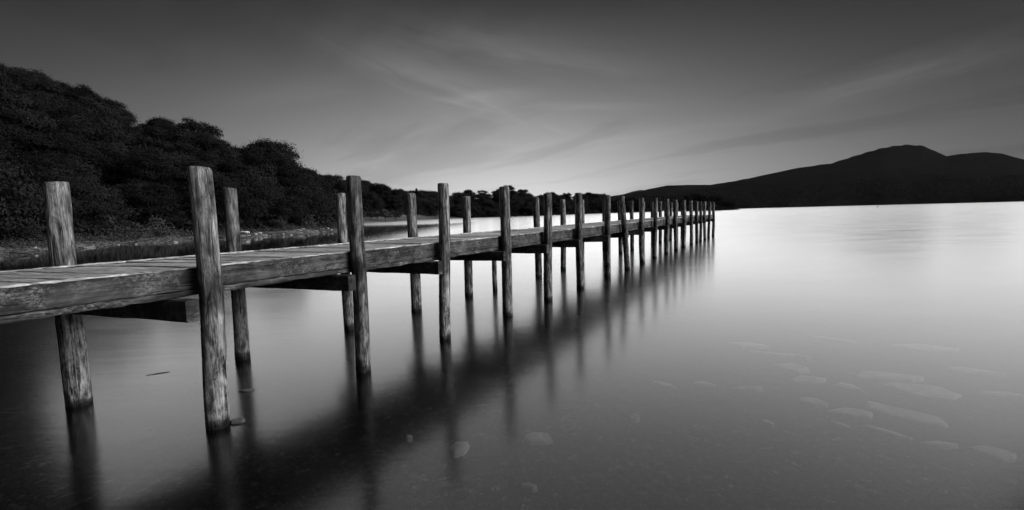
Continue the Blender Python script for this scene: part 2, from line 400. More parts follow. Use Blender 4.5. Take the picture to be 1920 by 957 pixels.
# centre cap
cidx = len(co); co = np.vstack([co, [[0, 0, -.42]]])
me = bpy.data.meshes.new('hills'); 
nq = len(q)
me.vertices.add(len(co)); me.vertices.foreach_set('co', co.reshape(-1))
tri = np.stack([np.full(na, cidx), np.arange(na), (np.arange(na) + 1) % na], -1)[:, ::-1]
me.loops.add(nq * 4 + na * 3); me.loops.foreach_set('vertex_index', np.concatenate([q.reshape(-1), tri.reshape(-1)]).astype(np.int32))
me.polygons.add(nq + na); me.polygons.foreach_set('loop_start', np.concatenate([np.arange(0, nq * 4, 4), nq * 4 + np.arange(0, na * 3, 3)]).astype(np.int32))
me.update(); me.validate()
me.polygons.foreach_set('use_smooth', [True] * len(me.polygons))
beach = ((D > -3) & (D < BW * 1.05)).astype(float) * (AA < px_az(640)) * (AA > -2)
meadow = ((D > -6) & (D < BW * 2.2)).astype(float) * (AA >= px_az(655)) * (AA < px_az(865))
for nm, arr in (('beach', beach), ('meadow', meadow)):
    at = me.attributes.new(nm, 'FLOAT', 'POINT'); at.data.foreach_set('value', np.concatenate([arr.reshape(-1), [0]]).astype(np.float32))
def terrain_mat():
    m, nt, b = new_mat('ground')
    g = nn(nt, 'ShaderNodeNewGeometry'); P = g.outputs['Position']
    s = nn(nt, 'ShaderNodeSeparateXYZ'); lk(nt, P, s.inputs[0]); z = s.outputs[2]
    n1 = noise_n(nt, P, .02, 8, .6); n2 = noise_n(nt, P, .35, 6, .65)
    land = math_n(nt, 'MULTIPLY', ramp(nt, n1, [(.35, .006), (.65, .009)]), ramp(nt, n2, [(.3, .7), (.7, 1.3)]))
    def at(n):
        a = nn(nt, 'ShaderNodeAttribute'); a.attribute_name = n; return a.outputs['Fac']
    bn = noise_n(nt, P, 1.6, 8, .75); bn2 = noise_n(nt, P, .25, 4, .6)
    bc = math_n(nt, 'MULTIPLY', ramp(nt, bn, [(.35, .05), (.62, .26)]), ramp(nt, bn2, [(.35, .5), (.65, 1.1)]))
    base = mixv(nt, at('beach'), land, bc)
    mc = ramp(nt, bn2, [(.3, .08), (.7, .14)])
    base = mixv(nt, at('meadow'), base, mc)
    # gravel of the bed: dark grit with paler chips, siltier further out
    v1 = nn(nt, 'ShaderNodeTexVoronoi', inp={'Scale': 55.0, 'Randomness': 1.0}); lk(nt, P, v1.inputs['Vector'])
    v2 = nn(nt, 'ShaderNodeTexVoronoi', inp={'Scale': 17.0, 'Randomness': 1.0}); lk(nt, P, v2.inputs['Vector'])
    bwv = nn(nt, 'ShaderNodeSeparateColor'); lk(nt, v1.outputs['Color'], bwv.inputs[0])
    bwv2 = nn(nt, 'ShaderNodeSeparateColor'); lk(nt, v2.outputs['Color'], bwv2.inputs[0])
    gr = math_n(nt, 'MULTIPLY', ramp(nt, bwv.outputs[0], [(.0, .013), (.85, .022), (.97, .05)]), ramp(nt, bwv2.outputs[0], [(0, .7), (.9, 1.0), (.97, 2.0)]))
    gn = noise_n(nt, P, 1.1, 6, .6)
    gr = math_n(nt, 'MULTIPLY', gr, ramp(nt, gn, [(.3, .6), (.7, 1.35)]))
    under = ramp(nt, math_n(nt, 'MULTIPLY_ADD', z, 1.0, 0.5), [(.38, 1.0), (.46, 0.0)])
    base = mixv(nt, under, base, gr)
    lk(nt, base, b.inputs['Base Color']); b.inputs['Roughness'].default_value = 1; b.inputs['Specular IOR Level'].default_value = 0
    bump(nt, b, math_n(nt, 'ADD', math_n(nt, 'MULTIPLY', bn, 1.0), math_n(nt, 'MULTIPLY', n2, 2.0)), .7, .25)
    return m
me.materials.append(terrain_mat())
hills = bpy.data.objects.new('terrain', me); SC.collection.objects.link(hills); tag(hills, kind='structure')

# ------------------------------------------------------------------ water
def water_mat():
    m = bpy.data.materials.new('still_lake_water'); m.use_nodes = True; nt = m.node_tree; nt.nodes.clear()
    o = nn(nt, 'ShaderNodeOutputMaterial'); mx = nn(nt, 'ShaderNodeMixShader')
    tr = nn(nt, 'ShaderNodeBsdfTransparent'); tr.inputs[0].default_value = (.62, .62, .62, 1)
    gl = nn(nt, 'ShaderNodeBsdfGlossy'); gl.distribution = 'MULTI_GGX'; gl.inputs['Color'].default_value = (1, 1, 1, 1)
    g = nn(nt, 'ShaderNodeNewGeometry')
    n = noise_n(nt, g.outputs['Position'], .5, 5, .6, (.5, 1.6, 1)); sx_ = nn(nt, 'ShaderNodeSeparateXYZ'); lk(nt, g.outputs['Position'], sx_.inputs[0])
    lee = nn(nt, 'ShaderNodeMapRange', inp={'From Min': -7.0, 'From Max': -16.0, 'To Min': 1.0, 'To Max': .25}); lk(nt, sx_.outputs[0], lee.inputs[0])   # calmer in the lee of the wooded bank
    near_ = nn(nt, 'ShaderNodeMapRange', inp={'From Min': 70.0, 'From Max': 110.0, 'To Min': 0.0, 'To Max': 1.0}); lk(nt, sx_.outputs[1], near_.inputs[0])
    lee_f = math_n(nt, 'MAXIMUM', lee.outputs[0], near_.outputs[0])
    lk(nt, math_n(nt, 'MULTIPLY', ramp(nt, n, [(.3, .155), (.7, .20)]), lee_f), gl.inputs['Roughness'])
    lw = nn(nt, 'ShaderNodeLayerWeight', inp={'Blend': .5})          # Schlick, the same from above and below
    fr_ = math_n(nt, 'MULTIPLY_ADD', math_n(nt, 'POWER', lw.outputs['Facing'], WATER_POW), .975, .022)
    bp = nn(nt, 'ShaderNodeBump', inp={'Strength': .12, 'Distance': .01})
    rn = noise_n(nt, g.outputs['Position'], 2.2, 5, .6, (.35, 2.4, 1)); lk(nt, rn, bp.inputs['Height'])
    lk(nt, bp.outputs[0], gl.inputs['Normal'])
    lk(nt, fr_, mx.inputs[0]); lk(nt, tr.outputs[0], mx.inputs[1]); lk(nt, gl.outputs[0], mx.inputs[2]); lk(nt, mx.outputs[0], o.inputs[0])
    return m
WR = 4000
water = mesh_obj('lake_water', [(-WR, -WR, 0), (WR, -WR, 0), (WR, WR, 0), (-WR, WR, 0)], [(0, 1, 2, 3)], water_mat()); tag(water, kind='structure')

# ------------------------------------------------------------------ the jetty
ORG = Vector((-1.4637, 2.2052)) * S
DV = Vector((0.52260591, 0.85257437)); NV = Vector((-0.85257437, 0.52260591))
ang = math.atan2(DV.y, DV.x)
jetty = empty('jetty', (ORG.x, ORG.y, 0), ang)        # local x runs out along the pier, local y across to the far row
tag(jetty, 'long weathered timber jetty on two rows of round piles reaching out into the calm lake', 'jetty')
def bend(s):                                         # slight bow of the pier, metres
    t = max(0, min(1, (s / S - 4.5) / 5.0)); return .10 * S * t * t * (3 - 2 * t)
def make_pile(s, off, top, r, lean=(0, 0), seed=0, nseg=30, wob=1.0, cut=0):
    rnd = random.Random(seed)
    z0 = -1.1; nz = 46
    V = []; Fc = []
    sd = rnd.random() * 100
    flats = [(rnd.uniform(0, 6.28), rnd.uniform(.75, .93)) for _ in range(3)]
    for k in range(nz):
        t = k / (nz - 1); z = z0 + (top - z0) * t
        px = s + lean[0] * (z / top) + .010 * wob * math.sin(z * 2.1 + sd); py = off + lean[1] * (z / top) + .010 * wob * math.sin(z * 1.7 + sd * 2)
        rad = r * (1.06 - .07 * max(z, 0) / top)
        if k == nz - 1: rad *= .90
        zz = z if k < nz - 1 else top
        if k == nz - 2: zz = top - .022
        for i in range(nseg):
            th = 2 * math.pi * i / nseg
            q = 1.0
            for fa, fd in flats:
                c = math.cos(th - fa)
                if c > fd: q = min(q, fd / c * .5 + .5)
            nz1 = mnoise.noise(Vector((math.cos(th) * 2.2 + sd, math.sin(th) * 2.2, zz * .7)))
            nz2 = mnoise.noise(Vector((math.cos(th) * 7 + sd, math.sin(th) * 7, zz * 1.6 + 9)))
            nz3 = mnoise.noise(Vector((math.cos(th) * 3 - sd, math.sin(th) * 3, zz * 6)))
            rr = rad * q * (1 + .07 * nz1 + .055 * nz2 + .03 * nz3)
            zt = zz + ((cut * math.cos(th)) if k >= nz - 2 else 0)
            V.append((px + rr * math.cos(th), py + rr * math.sin(th), zt))
        if k:
            for i in range(nseg):
                a = (k - 1) * nseg + i; b = (k - 1) * nseg + (i + 1) % nseg
                Fc.append((a, b, b + nseg, a + nseg))
    c = len(V); V.append((px, py, top + .006)); l = (nz - 1) * nseg
    for i in range(nseg): Fc.append((l + i, l + (i + 1) % nseg, c))
    return V, Fc
near_s = [-2.72, -1.83, -0.93, 0.0, .90, 1.745, 2.69, 3.585, 4.485, 5.60, 6.62, 7.66, 8.66, 9.72, 10.62, 11.60, 12.60, 13.45, 14.10, 14.85, 15.75, 16.65]
near_top = [1.25, 1.25, 1.25, 1.254, 1.264, 1.252, 1.262, 1.215, 1.243, 1.238, 1.238, 1.222, 1.243, 1.236, 1.225, 1.232, 1.222, 1.22, 1.222, 1.225, 1.22, 1.215]
near_lean = {3: (.01, 0), 4: (.03, .02), 5: (.03, 0), 6: (.04, .03), 7: (0, .0), 10: (-.30, 0), 11: (-.12, 0), 9: (-.03, 0)}
far_s = [x - .25 for x in near_s]; far_s[4] = .66; far_s[5] = 1.60; far_s[6] = 2.47; far_s[7] = 3.40; far_s[8] = 4.30; far_s[9] = 5.225; far_s[10] = 6.2; far_s[11] = 7.12
far_top = [1.225 + .012 * math.sin(k * 2.3) for k in range(len(far_s))]
for k, s in enumerate(near_s):
    r = [.102, .101, .1, .105, .100, .094, .098, .092, .095, .092, .088, .09, .088, .092, .088, .095, .09, .088, .085, .088, .085, .088][k]
    r *= .86 if k < 6 else .93
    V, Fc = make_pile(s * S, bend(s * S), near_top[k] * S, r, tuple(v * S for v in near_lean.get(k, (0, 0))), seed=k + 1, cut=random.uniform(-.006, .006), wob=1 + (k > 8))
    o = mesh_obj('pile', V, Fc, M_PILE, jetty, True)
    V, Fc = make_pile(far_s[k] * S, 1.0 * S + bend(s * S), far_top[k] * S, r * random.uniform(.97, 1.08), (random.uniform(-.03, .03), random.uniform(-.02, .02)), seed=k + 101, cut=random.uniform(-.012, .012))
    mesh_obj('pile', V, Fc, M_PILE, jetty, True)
V, Fc = make_pile(3.9 * S, .95 * S, .66 * S, .058, (.03, 0), seed=300, nseg=20)
st = mesh_obj('prop_post', V, Fc, M_PILE, jetty, True); st['label'] = 'thin short post that stops under the deck'

def rough_box(x0, x1, y0, y1, z0, z1, nx=8, jit=.004, bev=.008, seed=0, taper=None, yoff=None):
    """a sawn timber, slightly uneven, with eased edges; long axis given by nx segments along x"""
    rnd = random.Random(seed)
    prof = [(y0 + bev, z0), (y1 - bev, z0), (y1, z0 + bev), (y1, z1 - bev), (y1 - bev, z1), (y0 + bev, z1), (y0, z1 - bev), (y0, z0 + bev)]
    V = []; Fc = []
    for k in range(nx + 1):
        x = x0 + (x1 - x0) * k / nx
        yo = yoff(x) if yoff else 0
        for (y, z) in prof:
            V.append((x + (rnd.uniform(-jit, jit) if 0 < k < nx else rnd.uniform(-jit, jit) * .5), y + yo + rnd.uniform(-jit, jit) * .6, z + rnd.uniform(-jit, jit)))
        if k:
            for i in range(8):
                a = (k - 1) * 8 + i; b = (k - 1) * 8 + (i + 1) % 8
                Fc.append((a, a + 8, b + 8, b))
    Fc.append(tuple(range(8))); Fc.append(tuple(nx * 8 + i for i in reversed(range(8))))
    return V, Fc
DECK_Z = .777 * S; FB = .672 * S; LB = .645 * S
EDGE_IN = .062 * S                        # outer face of the fascia, measured in from the pile row
END_S = (16.65 + .12) * S; START_S = -2.9 * S
# fascia boards, one length per bay, meeting behind the piles
joints = [START_S] + [s * S for s in near_s[1:-1]] + [END_S]
for side in (0, 1):
    for k in range(len(joints) - 1):
        a, b = joints[k] + .002, joints[k + 1] - .002
        sg = 4 if k > 10 else 12
        if side == 0: y0, y1 = EDGE_IN, EDGE_IN + .055
        else: y0, y1 = 1.0 * S - EDGE_IN - .055, 1.0 * S - EDGE_IN
        dzk = random.uniform(-.006, .006)
        V, Fc = rough_box(a, b, y0, y1, FB + .004 + dzk, DECK_Z - .004, nx=sg, jit=.0025, seed=k + 40 * side, yoff=bend)
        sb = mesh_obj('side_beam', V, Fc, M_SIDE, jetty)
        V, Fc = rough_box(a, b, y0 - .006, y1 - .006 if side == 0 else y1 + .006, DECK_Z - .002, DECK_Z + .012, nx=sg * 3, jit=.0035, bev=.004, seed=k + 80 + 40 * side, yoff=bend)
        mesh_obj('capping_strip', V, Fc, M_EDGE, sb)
        y0b, y1b = (y0 - .010, y1 + .03) if side == 0 else (y0 - .03, y1 + .010)
        V, Fc = rough_box(a, b, y0b, y1b, LB + dzk, FB + dzk, nx=sg * 2, jit=.006, bev=.010, seed=k + 160 + 40 * side, yoff=bend)
        mesh_obj('lower_beam', V, Fc, M_SIDE, jetty)
# middle bearer
V, Fc = rough_box(START_S, END_S, .5 * S - .05, .5 * S + .05, LB, DECK_Z - .05, nx=60, jit=.003, seed=5, yoff=bend)
mesh_obj('middle_beam', V, Fc, M_CROSS, jetty)
# cross beams on the shoreward side of each pair of piles
for k, s in enumerate(near_s):
    sx = s * S - .165; fx = far_s[k] * S + .0
    V = []; w = .05; z1 = LB - .003; z0 = LB - .175 - random.uniform(-.01, .01)
    nyk = 10; y0 = -.085 + bend(s * S); y1 = 1.0 * S + .10 + bend(s * S)
    V0, Fc = rough_box(y0, y1, -w, w, z0, z1, nx=nyk, jit=.004, bev=.010, seed=k + 500)
    for (x, y, z) in V0:
        t = (x - y0) / (y1 - y0)
        V.append((sx - .0 + (fx - .165 - sx) * t * 1.0 + y, x, z))
    Fc = [tuple(reversed(f)) for f in Fc]
    mesh_obj('cross_beam', V, Fc, M_CROSS, jetty)
# deck boards: one part, boards laid across
V = []; Fc = []; att = []
x = START_S; k = 0; rnd = random.Random(77)
while x < END_S - .3:
    w = .142 + rnd.uniform(-.006, .006); gap = .017 + rnd.uniform(-.006, .012)
    y0 = EDGE_IN + .058; y1 = 1.0 * S - EDGE_IN - .058
    nseg = 7; tilt = rnd.uniform(-.003, .003); hz = rnd.uniform(-.006, .005); val = rnd.random(); skew = rnd.uniform(-.004, .004)
    slope = (far_s[5] - near_s[5])                # boards follow the slight skew of the pile pairs
    b0 = len(V)
    for q_ in range(nseg + 1):
        t = q_ / nseg; y = y0 + (y1 - y0) * t
        warp = .003 * math.sin(t * 5 + k)
        for (dx_, dz_) in ((.0, -.036), (w, -.036), (w, -.004), (w - .004, 0), (.004, 0), (0, -.004)):
            V.append((x + dx_ + skew * t - .25 * y + .3 + rnd.uniform(-.0012, .0012), y + bend(x), DECK_Z - .004 + hz + dz_ + tilt * (dx_ / w - .5) + warp + rnd.uniform(-.0006, .0006)))
            att.append(val)
        if q_:
            for i_ in range(6):
                a = b0 + (q_ - 1) * 6 + i_; b = b0 + (q_ - 1) * 6 + (i_ + 1) % 6
                Fc.append((a, b, b + 6, a + 6))
    Fc.append(tuple(b0 + i_ for i_ in reversed(range(6)))); Fc.append(tuple(b0 + nseg * 6 + i_ for i_ in range(6)))
    x += w + gap; k += 1
deck = mesh_obj('deck', V, Fc, M_DECK, jetty)
a_ = deck.data.attributes.new('board', 'FLOAT', 'POINT'); a_.data.foreach_set('value', np.array(att, dtype=np.float32))

# ------------------------------------------------------------------ trees
def tube(pts, rads, n=7):
    V = []; Fc = []
    for k, (p, r) in enumerate(zip(pts, rads)):
        p = Vector(p)
        d = (Vector(pts[min(k + 1, len(pts) - 1)]) - Vector(pts[max(k - 1, 0)])).normalized()
        u = d.orthogonal().normalized(); v = d.cross(u)
        for i in range(n):
            t = 2 * math.pi * i / n; V.append(tuple(p + (u * math.cos(t) + v * math.sin(t)) * r))
        if k:
            for i in range(n):
                a = (k - 1) * n + i; b = (k - 1) * n + (i + 1) % n; Fc.append((a, b, b + n, a + n))
    return V, Fc
def leaf_quads(rs, centres, rads, n_per, size, flat=.7):
    """leaf sprays on the shells of many small lobes; returns (n,4,3)"""
    out = []
    for c, r in zip(centres, rads):
        n = int(n_per * (r ** 2))
        d = rs.normal(size=(n, 3)); d /= np.linalg.norm(d, axis=1)[:, None]
        d[:, 2] = np.where(d[:, 2] < -.3, -d[:, 2] * .6, d[:, 2])
        rad = r * (1 - .45 * rs.rand(n) ** 2) * (1 + .12 * rs.normal(size=n)) * np.where(rs.rand(n) < .07, rs.uniform(1.15, 1.5, n), 1)
        p = c + d * rad[:, None] * np.array([1, 1, flat])
        nrm = d + rs.normal(size=(n, 3)) * .32; nrm /= np.linalg.norm(nrm, axis=1)[:, None]
        t = np.cross(nrm, rs.normal(size=(n, 3))); t /= np.linalg.norm(t, axis=1)[:, None]; b = np.cross(nrm, t)
        s = size * (.6 + .8 * rs.rand(n))[:, None]
        out.append(np.stack([p - t * s, p - b * s * .6, p + t * s, p + b * s * .6], 1))
    return np.concatenate(out)
def make_tree(h, w, seed, nl=34, n_per=190, size=.125, mat=None, name='broadleaf_tree', sparse=False, crown_base=.2):
    rs = np.random.RandomState(seed); root = empty(name)
    pts = [(0, 0, -1.2), (0, 0, 0), (rs.uniform(-.2, .2), rs.uniform(-.2, .2), h * .3), (rs.uniform(-.4, .4), rs.uniform(-.4, .4), h * .75)]
    V, Fc = tube(pts, [h * .032, h * .026, h * .02, h * .006])
    cs = []; rd = []
    for k in range(nl):
        a = rs.uniform(0, 6.283); z = crown_base + (1 - crown_base) * rs.rand()
        zz = (z - crown_base) / (1 - crown_base); prof = math.sin(math.pi * (.18 + .72 * zz)) ** .7
        q = w * .5 * prof * math.sqrt(rs.rand()) * .85
        r_ = (.13 + .11 * rs.rand()) * w * (.8 if zz > .7 else 1)
        cs.append(np.array([math.cos(a) * q, math.sin(a) * q, h * z * .9])); rd.append(r_)
    for k in range(0, nl, 3):
        c = cs[k]; V2, F2 = tube([(0, 0, h * .28), tuple(c * .55 + np.array([0, 0, h * .12])), tuple(c)], [h * .012, h * .008, h * .003], 5)
        o_ = len(V); V += V2; Fc += [tuple(i + o_ for i in f) for f in F2]
    mesh_obj('trunk', V, Fc, M_BARK, root, True)
    Q = leaf_quads(rs, cs, rd, n_per * (.5 if sparse else 1), size)
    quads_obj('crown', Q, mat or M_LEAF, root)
    return root
def make_conifer(h, w, seed):
    rs = np.random.RandomState(seed); root = empty('conifer_tree')
    V, Fc = tube([(0, 0, -1), (0, 0, h * .5), (0, 0, h)], [h * .02, h * .012, h * .002]); mesh_obj('trunk', V, Fc, M_BARK, root, True)
    Q = []
    for k in range(26):
        z = h * (.15 + .85 * k / 26); rr = w * .5 * (1 - k / 27) ** .8
        for a in rs.uniform(0, 6.28, 7):
            m = 14; t = rs.rand(m)[:, None]; e = np.array([math.cos(a) * rr, math.sin(a) * rr, -rr * .25])
            p = np.array([0, 0, z]) + e * t + rs.normal(size=(m, 3)) * .12
            tt = rs.normal(size=(m, 3)); tt[:, 2] *= .4; tt /= np.linalg.norm(tt, axis=1)[:, None]; bb = np.cross(tt, rs.normal(size=(m, 3))); bb /= np.linalg.norm(bb, axis=1)[:, None]
            s = .22; Q.append(np.stack([p - tt * s, p - bb * s * .5, p + tt * s, p + bb * s * .5], 1))
    quads_obj('crown', np.concatenate(Q), M_LEAF, root)
    return root
def copy_tree(o):
    c = o.copy(); SC.collection.objects.link(c)
    for ch in o.children:
        d = ch.copy(); d.parent = c; SC.collection.objects.link(d)
    return c
def ground_z(x, y):
    a = np.array([math.atan2(x, y)]); r = np.array([math.hypot(x, y)])
    return float(height(a, r)[0][0])
PROTO = [make_tree(8.8, 9.6, 1, 58), make_tree(8.2, 8.8, 2, 52), make_tree(9.6, 9.0, 3, 56), make_tree(7.4, 9.0, 4, 48), make_tree(8.6, 10.8, 5, 64)]
used = set()
def place(p, x, y, scale=1.0, sink=.0, label='', cat='tree', group=None, sz=1.0):
    if id(p) in used: o = copy_tree(p)
    else: o = p; used.add(id(p))
    o.location = (x, y, ground_z(x, y) - sink); o.rotation_euler = (0, 0, random.uniform(0, 6.28)); o.scale = (scale, scale, scale * sz)
    for k in ('group',):
        if k in o: del o[k]
    tag(o, label, cat, group)
    return o
def polar(px, r):
    a = px_az(px); return r * math.sin(a), r * math.cos(a)
placed = []
def try_place(px, r, mind, **kw):
    x, y = polar(px, r)
    for (a, b) in placed:
        if (a - x) ** 2 + (b - y) ** 2 < mind * mind: return None
    placed.append((x, y))
    return place(random.choice(PROTO), x, y, **kw)
# landmark trees first
def at_px(px, r): return polar(px, r)
x, y = at_px(512, 100); placed.append((x, y))
lm1 = place(PROTO[4], x, y, 1.12, label='big round dark tree bulging out of the skyline where the wooded hillside steps down', group=None)
x, y = at_px(383, 118); placed.append((x, y))
lm2 = place(PROTO[2], x, y, 1.0, label='tall ragged tree standing highest on the skyline above the second pile', group=None)
n_left = 0; tries = 0
while n_left < 135 and tries < 9000:
    tries += 1
    px = random.uniform(-60, 600); a = px_az(px)
    r0 = float(shore_all(np.array([a]))[0]) + 9.5; rr = float(np.interp(a, rr_az, rr_v)) + 6
    t = random.random() ** 1.25
    r = r0 + (rr - r0) * t
    front = t < .16
    lab = 'dark leafy tree at the foot of the wooded hillside behind the pebble shore' if front else ('dark leafy tree on the skyline of the wooded left hillside' if t > .85 else 'dark leafy tree packed on the slope of the wooded left hillside')
    if try_place(px, r, 4.6 + 2.2 * t, scale=random.uniform(.72, 1.0) * (.86 if front else 1) * (.72 if t > .8 and px < 350 else 1), sink=1.0, label=lab,
                 group='trees at the foot of the hillside' if front else ('trees on the hillside skyline' if t > .85 else 'trees on the wooded hillside')): n_left += 1
# wood behind the meadow and on the headland
n_mid = 0; tries = 0
while n_mid < 135 and tries < 9000:
    tries += 1
    px = random.uniform(560, 1235); a = px_az(px)
    r0 = float(shore_all(np.array([a]))[0]); rr = float(np.interp(a, rr_az, rr_v)) + 8
    if px < 650: r0 = 120
    lo = r0 + (32 if px < 862 else 5)
    if lo > rr: continue
    r = lo + (rr - lo) * random.random()
    sc = random.uniform(1.05, 1.3)
    if px < 862: lab, gp = 'rounded dark tree in the wood behind the small meadow', 'trees behind the meadow'
    elif px < 1010: lab, gp = 'rounded dark tree on the humped headland beyond the jetty', 'trees on the headland'
    else: lab, gp = 'distant dark tree in the low wood behind the far half of the jetty', 'trees in the low distant wood'
    if try_place(px, r, 6.5, scale=sc * 1.08, sink=2.6, label=lab, group=gp): n_mid += 1
# point of land by the pier's end
for k in range(13):
    u = -25 + 50 * ((k * 5) % 13) / 12; v = random.uniform(-9, 9)
    xx = PT_C[0] + PT_T[0] * u + math.sin(PT_A) * v; yy = PT_C[1] + PT_T[1] * u + math.cos(PT_A) * v
    sc = 1.28 * (1 - .55 * abs((u + 6) / 31) ** 1.6)
    place(random.choice(PROTO), xx, yy, sc, .6, 'dark tree on the small wooded point beyond the end of the jetty', 'tree', 'trees on the wooded point')
# small trees on the meadow
SM = make_tree(4.2, 4.6, 21, 20, 110, .14, M_LEAF2, crown_base=.38)
for (px, r, sc, lab) in ((723, 184, 1.25, 'small spreading tree standing alone in the middle of the meadow'), (742, 187, 1.15, 'small spreading tree on the right side of the meadow beside the lone one'),
                         (697, 186, .8, 'low bushy tree on the left of the meadow near the tall jetty pile'), (707, 187, .85, 'low bushy tree between the leftmost meadow bush and the lone tree')):
    x, y = at_px(px, r); place(SM, x, y, sc, .1, lab)
CN = make_conifer(8.0, 4.0, 8)
x, y = at_px(783, 262); o = place(CN, x, y, 1.45, .2, 'thin pointed conifer poking above the rounded tree tops'); o.location.z += 3.0
o.location.z = ground_z(x, y) - .2; 
x, y = at_px(478, 104); place(CN, x, y, .95, .2, 'slim conifer in the notch left of the big round tree')
# shrubs at the back of the beach
SH = make_tree(1.6, 2.6, 31, 14, 260, .07, M_LEAF2, name='shrub', crown_base=.1)
for px in (28, 45, 70, 150, 175, 200, 225, 262, 300, 425, 520, 575, 610):
    a = px_az(px); r = float(shore_all(np.array([a]))[0]) + random.uniform(6.5, 8.5); x, y = at_px(px, r)
    place(SH, x, y, random.uniform(.8, 1.5), .1, 'low shrub at the back of the pebble shore under the hillside trees', 'shrub', 'shrubs along the back of the shore')

# undergrowth and far woods: uncountable
def tufts(name, pts, r, n, size, mat, label, cat):
    rs = np.random.RandomState(9); P = np.array(pts)
    d = rs.normal(size=(len(P), n, 3)); d /= np.linalg.norm(d, axis=2)[..., None]; d[..., 2] = np.abs(d[..., 2])
    R_ = np.array(r)[:, None, None] * (1 - .3 * rs.rand(len(P), n, 1))
    p = (P[:, None, :] + d * R_).reshape(-1, 3); nrm = (d + rs.normal(size=d.shape) * .5).reshape(-1, 3); nrm /= np.linalg.norm(nrm, axis=1)[:, None]
    t = np.cross(nrm, rs.normal(size=nrm.shape)); t /= np.linalg.norm(t, axis=1)[:, None]; b = np.cross(nrm, t)
    s = np.repeat(np.array(r) * size, n)[:, None]
    o = quads_obj(name, np.stack([p - t * s, p - b * s * .7, p + t * s, p + b * s * .7], 1), mat)
    tag(o, label, cat, kind='stuff'); return o
def hz(a, r): return height(a, r)[0]
rs = np.random.RandomState(3)
n = 2600; px = rs.uniform(-80, 640, n); a = np.interp(px, np.arange(-100, 1400, 5), [px_az(p) for p in range(-100, 1400, 5)])
r0 = shore_all(a) + 8.5; rr = np.interp(a, rr_az, rr_v) + 4; r = r0 + (rr - r0) * rs.rand(n)
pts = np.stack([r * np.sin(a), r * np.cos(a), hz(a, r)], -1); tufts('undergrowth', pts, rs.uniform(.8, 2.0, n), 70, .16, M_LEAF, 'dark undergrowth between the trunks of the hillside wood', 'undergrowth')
n = 1500; px = rs.uniform(560, 1245, n); a = np.interp(px, np.arange(-100, 1400, 5), [px_az(p) for p in range(-100, 1400, 5)])
r0 = np.where(px < 655, 125, shore_all(a)) + np.where(px < 862, 31, 3); rr = np.interp(a, rr_az, rr_v) + 4; r = r0 + np.maximum(rr - r0, 1) * rs.rand(n)
pts = np.stack([r * np.sin(a), r * np.cos(a), hz(a, r)], -1); tufts('undergrowth', pts, rs.uniform(1.5, 3.2, n), 40, .2, M_LEAF, 'dark undergrowth filling the far wood and headland', 'undergrowth')
n = 5200; px = rs.uniform(1180, 2000, n); a = np.interp(px, np.arange(1100, 2100, 5), [px_az(p) for p in range(1100, 2100, 5)])
r0 = np.interp(a, ES_az, ES_r); r = r0 * 1.01 + 12 + (420 + 500 * vnoise(a * 9, a * 0 + .5) - 200) * rs.rand(n) ** 1.1
pts = np.stack([r * np.sin(a), r * np.cos(a), hz(a, r)], -1); tufts('far_forest', pts, rs.uniform(2.2, 4, n), 22, .26, M_FAR, 'far dark forest covering the fells on the right shore', 'forest')
# grass at the top of the beach
n = 900; px = rs.uniform(0, 640, n); a = np.interp(px, np.arange(-100, 1400, 5), [px_az(p) for p in range(-100, 1400, 5)])
r = shore_all(a) + 4.5 + 5 * rs.rand(n) ** .7
pts = np.stack([r * np.sin(a), r * np.cos(a), hz(a, r)], -1); tufts('grass', pts, rs.uniform(.25, .6, n), 40, .14, M_LEAF2, 'rough grass tufts along the top of the pebble shore', 'grass')

# ------------------------------------------------------------------ stones
def stone_mesh(name, lx, ly, lz, seed, mat, n=22, jag=.22):
    import bmesh
    rnd = random.Random(seed); bm = bmesh.new()
    bmesh.ops.create_icosphere(bm, subdivisions=3, radius=1)
    cuts = [(Vector((rnd.uniform(-1, 1), rnd.uniform(-1, 1), rnd.uniform(-.3, .3))).normalized(), rnd.uniform(.62, .9)) for _ in range(7)] + [(Vector((rnd.uniform(-.15, .15), rnd.uniform(-.15, .15), 1)).normalized(), .6)]
    for v in bm.verts:
        p = v.co.copy()
        for nrm, d in cuts:
            q = p.dot(nrm)
            if q > d: p -= nrm * (q - d) * .92
        p += p.normalized() * .05 * mnoise.noise(p * 2.5 + Vector((seed, 0, 0)))
        v.co = Vector((p.x * lx, p.y * ly, p.z * lz))
    me = bpy.data.meshes.new(name); bm.to_mesh(me); bm.free(); me.materials.append(mat)
    me.polygons.foreach_set('use_smooth', [True] * len(me.polygons))
    o = bpy.data.objects.new(name, me); SC.collection.objects.link(o); return o
